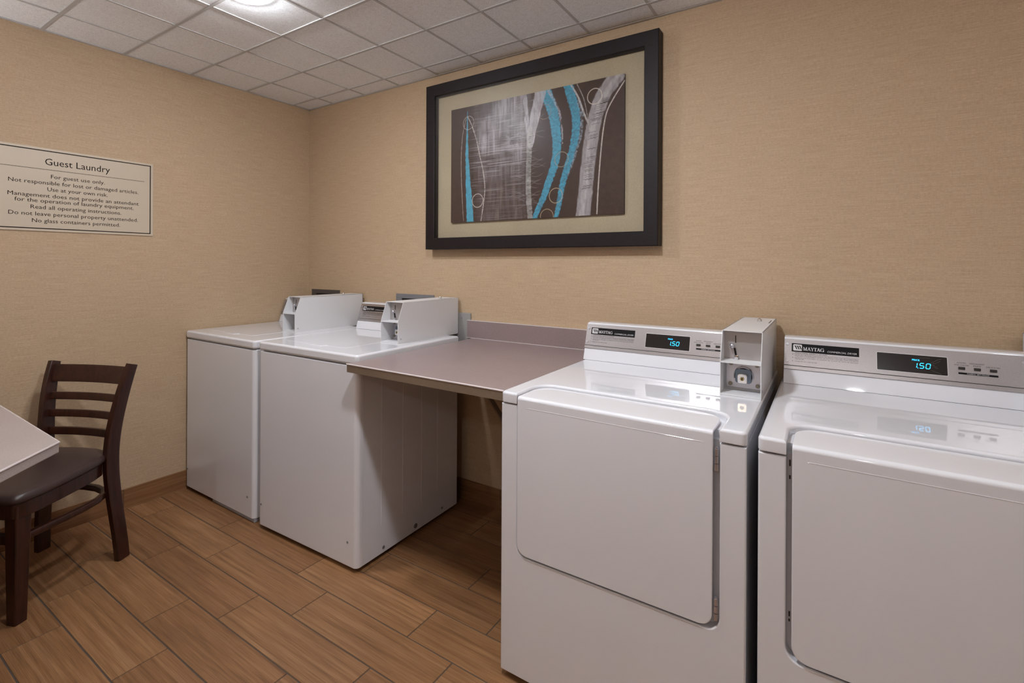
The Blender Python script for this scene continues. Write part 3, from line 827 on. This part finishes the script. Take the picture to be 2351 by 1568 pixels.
# ------------------------------------------------------------------ framed picture
pic = thing('framed_picture', 'abstract brown and blue painting in a wide espresso frame on the back wall', 'picture', (1.2085, 0, 1.4225))
FW, FH = 2.586-1.2085, 2.3815-1.4225
inl, inr, inb, int_ = .066, .066, .066, .068
f = MB()
rings = []
sec = [(0, 0), (0, -.060), (.003, -.063), (1, -.063), (1.0, -.060), (1.0, -.018), (1.0, 0)]
def fr_ring(k, y):
    a = k; return [(inl*a, y, inb*a), (FW-inr*a, y, inb*a), (FW-inr*a, y, FH-int_*a), (inl*a, y, FH-int_*a)]
tm = bmesh.new()
sec = [(0, -.001), (0, -.058), (.05, -.061), (.95, -.061), (1., -.058), (1., -.001)]
rg = [[tm.verts.new(p) for p in fr_ring(*s)] for s in sec]
for i in range(len(rg)-1):
    for j in range(4): tm.faces.new((rg[i][j], rg[i][(j+1) % 4], rg[i+1][(j+1) % 4], rg[i+1][j]))
bmesh.ops.recalc_face_normals(tm, faces=tm.faces[:])
f.add(tm); f.build('frame', 'frame', pic, angle=20)
f = MB(); f.box(inl-.004, FW-inr+.004, -.024, -.002, inb-.004, FH-int_+.004); f.build('mat_board', 'mat', pic, label='beige linen mat board')
f = MB(); f.box(inl, FW-inr, -.0505, -.049, inb, FH-int_); f.build('glazing', 'glass', pic)

def painting():
    NX, NY = 560, 350
    x0, x1, z0, z1 = 1.3835-1.2085, 2.4215-1.2085, 1.5745-1.4225, 2.2215-1.4225
    AS = (x1-x0)/(z1-z0)
    s, t = np.meshgrid(np.linspace(0, 1, NX), np.linspace(0, 1, NY))
    rng = np.random.default_rng(5)
    def noise(fx, fy, octv=3):
        out = np.zeros_like(s); amp = 1; tot = 0
        for o_ in range(octv):
            gx, gy = max(2, int(fx*2**o_)), max(2, int(fy*2**o_))
            g = rng.random((gy+2, gx+2))
            u, v = s*gx, t*gy; iu, iv = u.astype(int), v.astype(int); fu, fv = u-iu, v-iv
            fu = fu*fu*(3-2*fu); fv = fv*fv*(3-2*fv)
            out += amp*((g[iv, iu]*(1-fu)+g[iv, iu+1]*fu)*(1-fv)+(g[iv+1, iu]*(1-fu)+g[iv+1, iu+1]*fu)*fv); tot += amp; amp *= .6
        return out/tot
    colr = np.empty(s.shape+(3,)); base = np.array([.060, .035, .025])
    colr[:] = base; colr *= (.8+.4*noise(60, 40))[..., None]
    def over(mask, c):
        m_ = np.clip(mask, 0, 1)[..., None]; colr[:] = colr*(1-m_)+np.array(c)*m_
    def dist(pl):
        d = np.full(s.shape, 9.); w = np.zeros_like(s)
        P = [(a*AS, b) for a, b in pl]; tot = len(P)-1
        for i in range(tot):
            ax, ay = P[i]; bx, by = P[i+1]; dx, dy = bx-ax, by-ay; L = dx*dx+dy*dy
            k = np.clip(((s*AS-ax)*dx+(t-ay)*dy)/L, 0, 1)
            dd = np.hypot(s*AS-ax-k*dx, t-ay-k*dy); m_ = dd < d
            d = np.where(m_, dd, d); w = np.where(m_, (i+k)/tot, w)
        return d, w
    def smooth_pl(pl, n=8):
        P = [pl[0]]+pl+[pl[-1]]; out = []
        for i in range(1, len(P)-2):
            p0, p1, p2, p3 = map(np.array, P[i-1:i+3])
            for k in range(n):
                u = k/n; out.append(tuple(.5*((2*p1)+(-p0+p2)*u+(2*p0-5*p1+4*p2-p3)*u*u+(-p0+3*p1-3*p2+p3)*u**3)))
        return out+[pl[-1]]
    def band(pl, w0, w1, c, rough=.35, op=1., fx=70, fy=50, soft=.006):
        d, w = dist(smooth_pl(pl)); hw = (w0*(1-w)+w1*w)/2
        n_ = noise(fx, fy)
        m_ = np.clip((hw-d+(n_-.5)*.012)/soft, 0, 1)*np.clip(op+(n_-.5)*rough*2, 0, 1)
        over(m_, c); return m_
    def line(pl, w, c, op=.9, br=.5):
        d, _ = dist(smooth_pl(pl)); n_ = noise(160, 110, 2)
        over(np.clip((w/2-d)/.002+.5, 0, 1)*np.clip(op+(n_-.5)*br*2, 0, 1), c)
    def dens(x, a, b, e=.04): return np.clip((x-a)/e, 0, 1)*np.clip((b-x)/e, 0, 1)
    # scraped pale field
    vs_ = noise(110, 5, 3); hs = noise(7, 210, 2); bl = noise(8, 6, 3)
    fld = dens(s, .15, .52, .06)
    up = np.clip((t-.30)/.35, 0, 1)
    a = fld*(.10+.62*up*np.clip((bl-.28)*2.6, 0, 1))*(.45+1.0*np.clip((vs_-.35)*2.2, 0, 1))
    over(a*.95, (.46, .42, .45))
    a = dens(s, .10, .56, .1)*np.clip((hs-.60)*8, 0, 1)*(.18+.42*np.exp(-((t-.58)/.25)**2))
    over(a*.75, (.56, .52, .54))
    a = dens(s, .22, .48, .05)*np.clip((noise(60, 4, 3)-.5)*5, 0, 1)*np.clip((.36-t)/.1, 0, 1)
    over(a*.38, (.24, .18, .15))
    over(dens(s, .33, .52, .05)*np.exp(-((t-.66)/.10)**2)*np.clip((noise(30, 30)-.35)*3, 0, 1)*.45, (.60, .56, .60))
    over(dens(s, .54, .66, .03)*.55*np.clip(1.2-t, 0, 1)*np.clip((t-.25)*2, 0, 1), (.085, .065, .08))
    # blue bands, dark lane between them
    B = (.075, .33, .47)
    band([(.594, 1.0), (.636, .831), (.655, .674), (.66, .522), (.646, .398), (.619, .288), (.592, .177), (.56, .077), (.536, -.01)], .10, .045, B, .45, .82, 120, 90)
    band([(.612, 1.0), (.668, .831), (.688, .674), (.69, .56)], .03, .01, (.45, .44, .50), .6, .45, 120, 60)
    band([(.719, 1.01), (.742, .877), (.760, .774), (.760, .626), (.737, .47), (.711, .35), (.689, .229), (.675, .105), (.657, .0)], .085, .045, B, .5, .78, 130, 90)
    band([(.775, .86), (.792, .74), (.785, .6), (.755, .45), (.725, .32)], .035, .02, (.32, .38, .45), .8, .35, 150, 80)
    # grey-white branch with the long stem
    Wt = (.50, .47, .50)
    band([(.476, 1.011), (.487, .843), (.498, .683), (.51, .589)], .045, .04, Wt, .5, .55, 90, 20)
    band([(.57, .999), (.541, .831), (.520, .679), (.51, .589)], .11, .06, Wt, .4, .72, 90, 20)
    band([(.510, .70), (.505, .58), (.503, .447), (.5, .252), (.512, .0)], .055, .052, (.40, .385, .36), .45, .62, 40, 60)
    # trunk at the right, forking towards the corner
    band([(.985, 1.03), (.901, .88), (.865, .747), (.844, .607), (.83, .453), (.817, .274), (.8, .0)], .125, .125, (.36, .33, .335), .35, .80, 80, 18, .01)
    band([(.985, 1.03), (.90, .86), (.855, .70), (.83, .50), (.81, .25), (.792, .0)], .05, .06, (.50, .47, .47), .5, .45, 90, 14, .015)
    # dark ticks on the trunks
    for pl, hw, n_ in (([(.901, .84), (.865, .747), (.844, .607), (.83, .453), (.817, .274), (.803, .05)], .07, 46), ([(.505, .66), (.503, .447), (.5, .252), (.511, .03)], .026, 50)):
        sp = smooth_pl(pl)
        for k in range(n_):
            p = sp[int(rng.random()**1.3*(len(sp)-1))]; cx_, cy_ = p[0]+rng.normal(0, .006)+.008, p[1]+rng.normal(0, .012)
            wv = cy_+.012*(s-cx_)*10+.002*np.sin(s*400)
            over(np.clip(1-np.abs(t-wv)/.0032, 0, 1)*np.clip((hw*.55-np.abs(s-cx_)*AS)/.008, 0, 1)*.75, (.035, .025, .02))
    for k in range(60):       # fine hairlines left of the stem
        cy_ = rng.uniform(.1, .95); ln = rng.uniform(.02, .10); sd = rng.choice([-1, 1]); cx_ = .495+sd*(.012+ln/2)
        over(np.clip(1-np.abs(t-cy_-.02*np.sin((s-cx_)*40+k))/.0022, 0, 1)*np.clip((ln/2-np.abs(s-cx_))/.01, 0, 1)*.35, (.50, .45, .43))
    # spike and its outlines
    sp = [(.113, .968), (.112, .85), (.111, .71), (.111, .582), (.116, .438), (.120, .31), (.127, .195), (.135, .0)]
    band(sp, .006, .080, (.085, .34, .47), .2, .95)
    C1 = (.48, .42, .37)
    line([(.105, .905), (.079, .747), (.071, .519), (.077, .26), (.089, .009)], .006, C1, .6)
    line([(.116, .91), (.143, .832), (.175, .698), (.201, .539), (.222, .41), (.232, .27), (.223, .147), (.207, .002)], .008, (.58, .52, .47), .65, .9)
    line([(.731, 1.01), (.773, .893), (.801, .775), (.821, .697)], .013, (.50, .47, .46), .75)
    line([(.765, 1.0), (.80, .88), (.818, .76), (.83, .64)], .006, (.45, .42, .40), .6)
    line([(1.0, .95), (.95, .842), (.916, .746), (.899, .619), (.887, .443), (.876, .206), (.87, .009)], .009, (.56, .50, .45), .85, .3)
    # ring marks
    for (cx_, cy_, c, w) in ((.12, .859, (.50, .45, .42), .0028), (.184, .178, (.62, .57, .50), .0034), (.592, .832, (.30, .20, .15), .0026), (.856, .878, (.66, .58, .50), .0036),
                             (.686, .442, (.36, .32, .22), .0030), (.656, .167, (.48, .37, .24), .0034), (.607, .009, (.44, .33, .21), .0034)):
        d = np.abs(np.hypot((s-cx_)*AS, t-cy_)-.0575); over(np.clip((w-d)/.002, 0, 1)*(.8+.2*noise(40, 40)), c)
    colr[:] = np.clip(colr*(.9+.2*noise(220, 150, 2))[..., None], 0, 1)
    vx = x0+s*(x1-x0); vz = z0+t*(z1-z0); yy = -.0365
    verts = np.stack([vx, np.full_like(vx, yy), vz], -1).reshape(-1, 3)
    idx = np.arange(NX*NY).reshape(NY, NX)
    fc = np.stack([idx[:-1, :-1], idx[:-1, 1:], idx[1:, 1:], idx[1:, :-1]], -1).reshape(-1, 4)
    # sides back to the mat board
    rim = list(idx[0, :])+list(idx[1:, -1])+list(idx[-1, ::-1][1:])+list(idx[::-1, 0][1:-1])
    nb = len(verts); rv = verts[rim].copy(); rv[:, 1] = -.0241
    verts = np.vstack([verts, rv]); n_ = len(rim)
    fs = [(rim[i], nb+i, nb+(i+1) % n_, rim[(i+1) % n_]) for i in range(n_)]
    me = bpy.data.meshes.new('canvas'); me.from_pydata(verts.tolist(), [], fc.tolist()+fs); me.update()
    at = me.color_attributes.new('paint', 'FLOAT_COLOR', 'POINT')
    c4 = np.ones((len(verts), 4), np.float32); c4[:nb, :3] = colr.reshape(-1, 3); c4[nb:, :3] = base
    at.data.foreach_set('color', c4.ravel())
    me.materials.append(M['paint'])
    o = bpy.data.objects.new('canvas', me); col.objects.link(o); o.parent = pic
    o['label'] = 'brown canvas with blue, white and grey abstract trunks'
painting()

# ------------------------------------------------------------------ notice on the left wall
sg = thing('wall_sign', 'ivory Guest Laundry notice with a dark border on the left wall', 'sign', (0, -1.304, 1.688))
# local frame: u along +Y, v up, out +X
S = Matrix(((0, 0, 1, 0), (1, 0, 0, 0), (0, 1, 0, 0), (0, 0, 0, 1)))
HW, HH = .324, .2025
b = MB(); b.box(-HW, HW, -HH, HH, .0005, .005, .0012, 1, S); b.build('plate', 'signface', sg)
b = MB(); St = S @ Matrix.Translation((0, 0, .0051))
bw = .0045; iw, ih = HW-.0125, HH-.0115
for a in ((-iw, iw, ih-bw, ih), (-iw, iw, -ih, -ih+bw), (-iw, -iw+bw, -ih, ih), (iw-bw, iw, -ih, ih)): b.box(*a, 0, .0003, 0, 1, St)
b.build('border', 'signink', sg)
b = MB(); b.box(-.281, .281, .0975, .0993, 0, .0003, 0, 1, St)
b.text('Guest Laundry', St @ Matrix.Translation((0, .1215, 0)), .046, .254, .0003)
for v, tx, w in ((.0575, 'For guest use only.', .211), (.0255, 'Not responsible for lost or damaged articles.', .506), (-.0055, 'Use at your own risk.', .236),
                 (-.0375, 'Management does not provide an attendant', .510), (-.0635, 'for the operation of laundry equipment.', .464),
                 (-.0950, 'Read all operating instructions.', .354), (-.1275, 'Do not leave personal property unattended.', .504), (-.1600, 'No glass containers permitted.', .344)):
    b.text(tx, St @ Matrix.Translation((0, v, 0)), .0268, w, .0003)
b.build('lettering', 'signink', sg)

# ------------------------------------------------------------------ chair
def chair(label, O, heading):
    t = thing('dining_chair', label, 'chair', O, heading)       # local +X = right, +Y = forward
    # rear posts (each also the rear leg)
    Z = [0, .08, .16, .25, .34, .44, .52, .60, .68, .75, .81, .868]
    Fp = [0, .004, .009, .014, .018, .020, .018, .012, .000, -.013, -.028, -.046]
    Sp = [.2125, .208, .199, .188, .178, .172, .174, .181, .190, .198, .204, .210]
    wid = [.054, .055, .055, .056, .058, .060, .060, .058, .055, .052, .048, .040]
    zz = np.linspace(0, .868, 45)
    def sm(v):      # smooth the measured profile
        q = np.interp(zz, Z, v); e = np.concatenate([[2*q[0]-q[3-k] for k in range(3)], q, [2*q[-1]-q[-2-k] for k in range(3)]])
        return np.convolve(e, np.ones(7)/7, 'valid')
    Fp, Sp, wid, Z = [list(map(float, sm(v))) for v in (Fp, Sp, wid)]+[list(map(float, zz))]
    prof = list(zip(Fp, Z))
    for s in (-1, 1):
        p = MB()
        p.sweep([(s*sp, f, z) for (f, z), sp in zip(prof, Sp)], .028, wid, (0, 1, 0), rnd=.25)
        p.build('rear_post', 'wood', t, None, 40)
    def sz(z): return float(np.interp(z, Z, Sp))
    # slats, bowed backwards, following the lean
    def fz(z):
        for (f0, z0), (f1, z1) in zip(prof[:-1], prof[1:]):
            if z0 <= z <= z1: return f0+(f1-f0)*(z-z0)/(z1-z0)
        return prof[-1][0]
    def slat(name, za, zb, th=.016):
        zc = (za+zb)/2; m_ = MB(); pts = []; ups = []
        df = fz(zb)-fz(za); up = Vector((0, df, zb-za)).normalized()
        for k in range(13):
            u = -1+2*k/12; pts.append((u*(sz(zc)-.008), fz(zc)-.018*(1-u*u)-.004, zc)); ups.append(up)
        m_.sweep(pts, th, (zb-za), ups, rnd=.25); m_.build(name, 'wood', t, None, 40)
    slat('crest_rail', .775, .855, .020)
    slat('back_slat', .698, .732); slat('back_slat', .622, .655); slat('back_slat', .543, .577)
    # front legs
    for s in (-1, 1):
        l = MB(); l.sweep([(s*.205, .405, .0), (s*.203, .402, .22), (s*.200, .398, .435)], [.040, .047, .054], [.040, .047, .054], (0, 1, 0), rnd=.12); l.build('front_leg', 'wood', t, None, 40)
    # seat outline (right half mirrored), forward = +Y
    half = [(0, -.022), (.07, -.018), (.118, -.008), (.152, .016), (.176, .050), (.196, .10), (.216, .18), (.232, .27), (.244, .35), (.244, .405), (.236, .432), (.218, .446), (.12, .452), (0, .454)]
    def outline(k, sh=0):
        pts = [(x*k, (y-.21)*k+.21) for x, y in half]
        return pts+[(-x, y) for x, y in pts[-2:0:-1]]
    a = MB(); a.prism(outline(.955), .055, Matrix.Translation((0, 0, .392)), .003, 2); a.build('seat_rail', 'wood', t, None, 50)
    # cushion: stacked rings for a domed, rounded edge
    tm = bmesh.new(); rings = []
    N = len(outline(1))
    for k, z in ((.94, .447), (.985, .450), (1.0, .458), (1.0, .467), (.985, .476), (.95, .483), (.86, .488), (.65, .4915), (.35, .493)):
        rings.append([tm.verts.new((x, y, z)) for x, y in outline(k)])
    for i in range(len(rings)-1):
        for j in range(N): tm.faces.new((rings[i][j], rings[i][(j+1) % N], rings[i+1][(j+1) % N], rings[i+1][j]))
    tm.faces.new(rings[0][::-1]); tm.faces.new(rings[-1])
    bmesh.ops.recalc_face_normals(tm, faces=tm.faces[:])
    a = MB(); a.add(tm); a.build('seat_cushion', 'leather', t, None, 60, label='dark brown vinyl seat cushion')
    # bentwood hoop stretcher inside the legs
    hp = []
    ctrl = [(.196, .40), (.198, .32), (.200, .24), (.198, .16), (.188, .095), (.165, .045), (.125, .012), (.07, -.008), (0, -.015)]
    hp = ctrl+[(-x, y) for x, y in ctrl[-2::-1]]
    a = MB(); a.sweep([(x, y, .302) for x, y in hp], .024, .026, (0, 0, 1), rnd=.35); a.build('hoop_stretcher', 'wood', t, None, 50)
    a = MB(); a.sweep([(-.19, .402, .302), (.19, .402, .302)], .02, .036, (0, 0, 1), rnd=.2); a.build('front_stretcher', 'wood', t, None, 40)
    return t
chair('dark wooden ladder-back chair with a brown vinyl seat, pushed under the table', (.3325, -1.3785, 0), math.radians(-66-90))

# ------------------------------------------------------------------ table at the left edge
tt = thing('laminate_table', 'light laminate table with clipped corners at the left edge', 'table', (.75, -2.35, 0))
ox, oy = .75, -2.35
P = [(1.204, -1.684), (1.204+.36, -1.684-.37), (1.564, -2.70), (1.20, -3.05), (.45, -3.05), (.10, -2.70), (.10, -2.05), (.46, -1.676)]
a = MB(); a.prism([(x-ox, y-oy) for x, y in P][::-1], .037, Matrix.Translation((0, 0, .743)), .005, 3); a.build('tabletop', 'table', tt)
Q = [(x-ox, y-oy) for x, y in P]; nQ = len(Q); cxq, cyq = .12, 0
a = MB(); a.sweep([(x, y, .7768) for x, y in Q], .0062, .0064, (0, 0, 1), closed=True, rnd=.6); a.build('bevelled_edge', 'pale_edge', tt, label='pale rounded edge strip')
a = MB(); a.cyl((.08, 0, .37), .045, .74, seg=28); a.cyl((.08, 0, .735), .18, .014, seg=28); a.build('pedestal', 'darkmetal', tt)
a = MB(); a.cyl((.08, 0, .012), .30, .024, seg=40, r2=.28); a.build('base', 'darkmetal', tt)

# ------------------------------------------------------------------ camera
cam = bpy.data.cameras.new('camera'); co = bpy.data.objects.new('camera', cam); col.objects.link(co)
cam.sensor_width = 36; cam.sensor_fit = 'HORIZONTAL'
cam.lens = 1122.16/2351*36
cam.shift_x = -(1190.82-1175.5)/2351
cam.shift_y = -(784-607.83)/2351
yaw, roll = math.radians(32.361), math.radians(.2876)
co.matrix_world = Matrix.Translation((3.2197, -2.2032, 1.335)) @ Matrix.Rotation(yaw, 4, 'Z') @ Matrix.Rotation(PI/2, 4, 'X') @ Matrix.Rotation(roll, 4, 'Z')
cam.clip_start = .02
scene.camera = co

# ------------------------------------------------------------------ world + view
w = bpy.data.worlds.new('world'); scene.world = w; w.use_nodes = True
w.node_tree.nodes['Background'].inputs[0].default_value = (.05, .05, .05, 1)
vs = scene.view_settings
vs.view_transform = 'Standard'; vs.look = 'None'; vs.gamma = 1; vs.use_curve_mapping = False; vs.exposure = .48
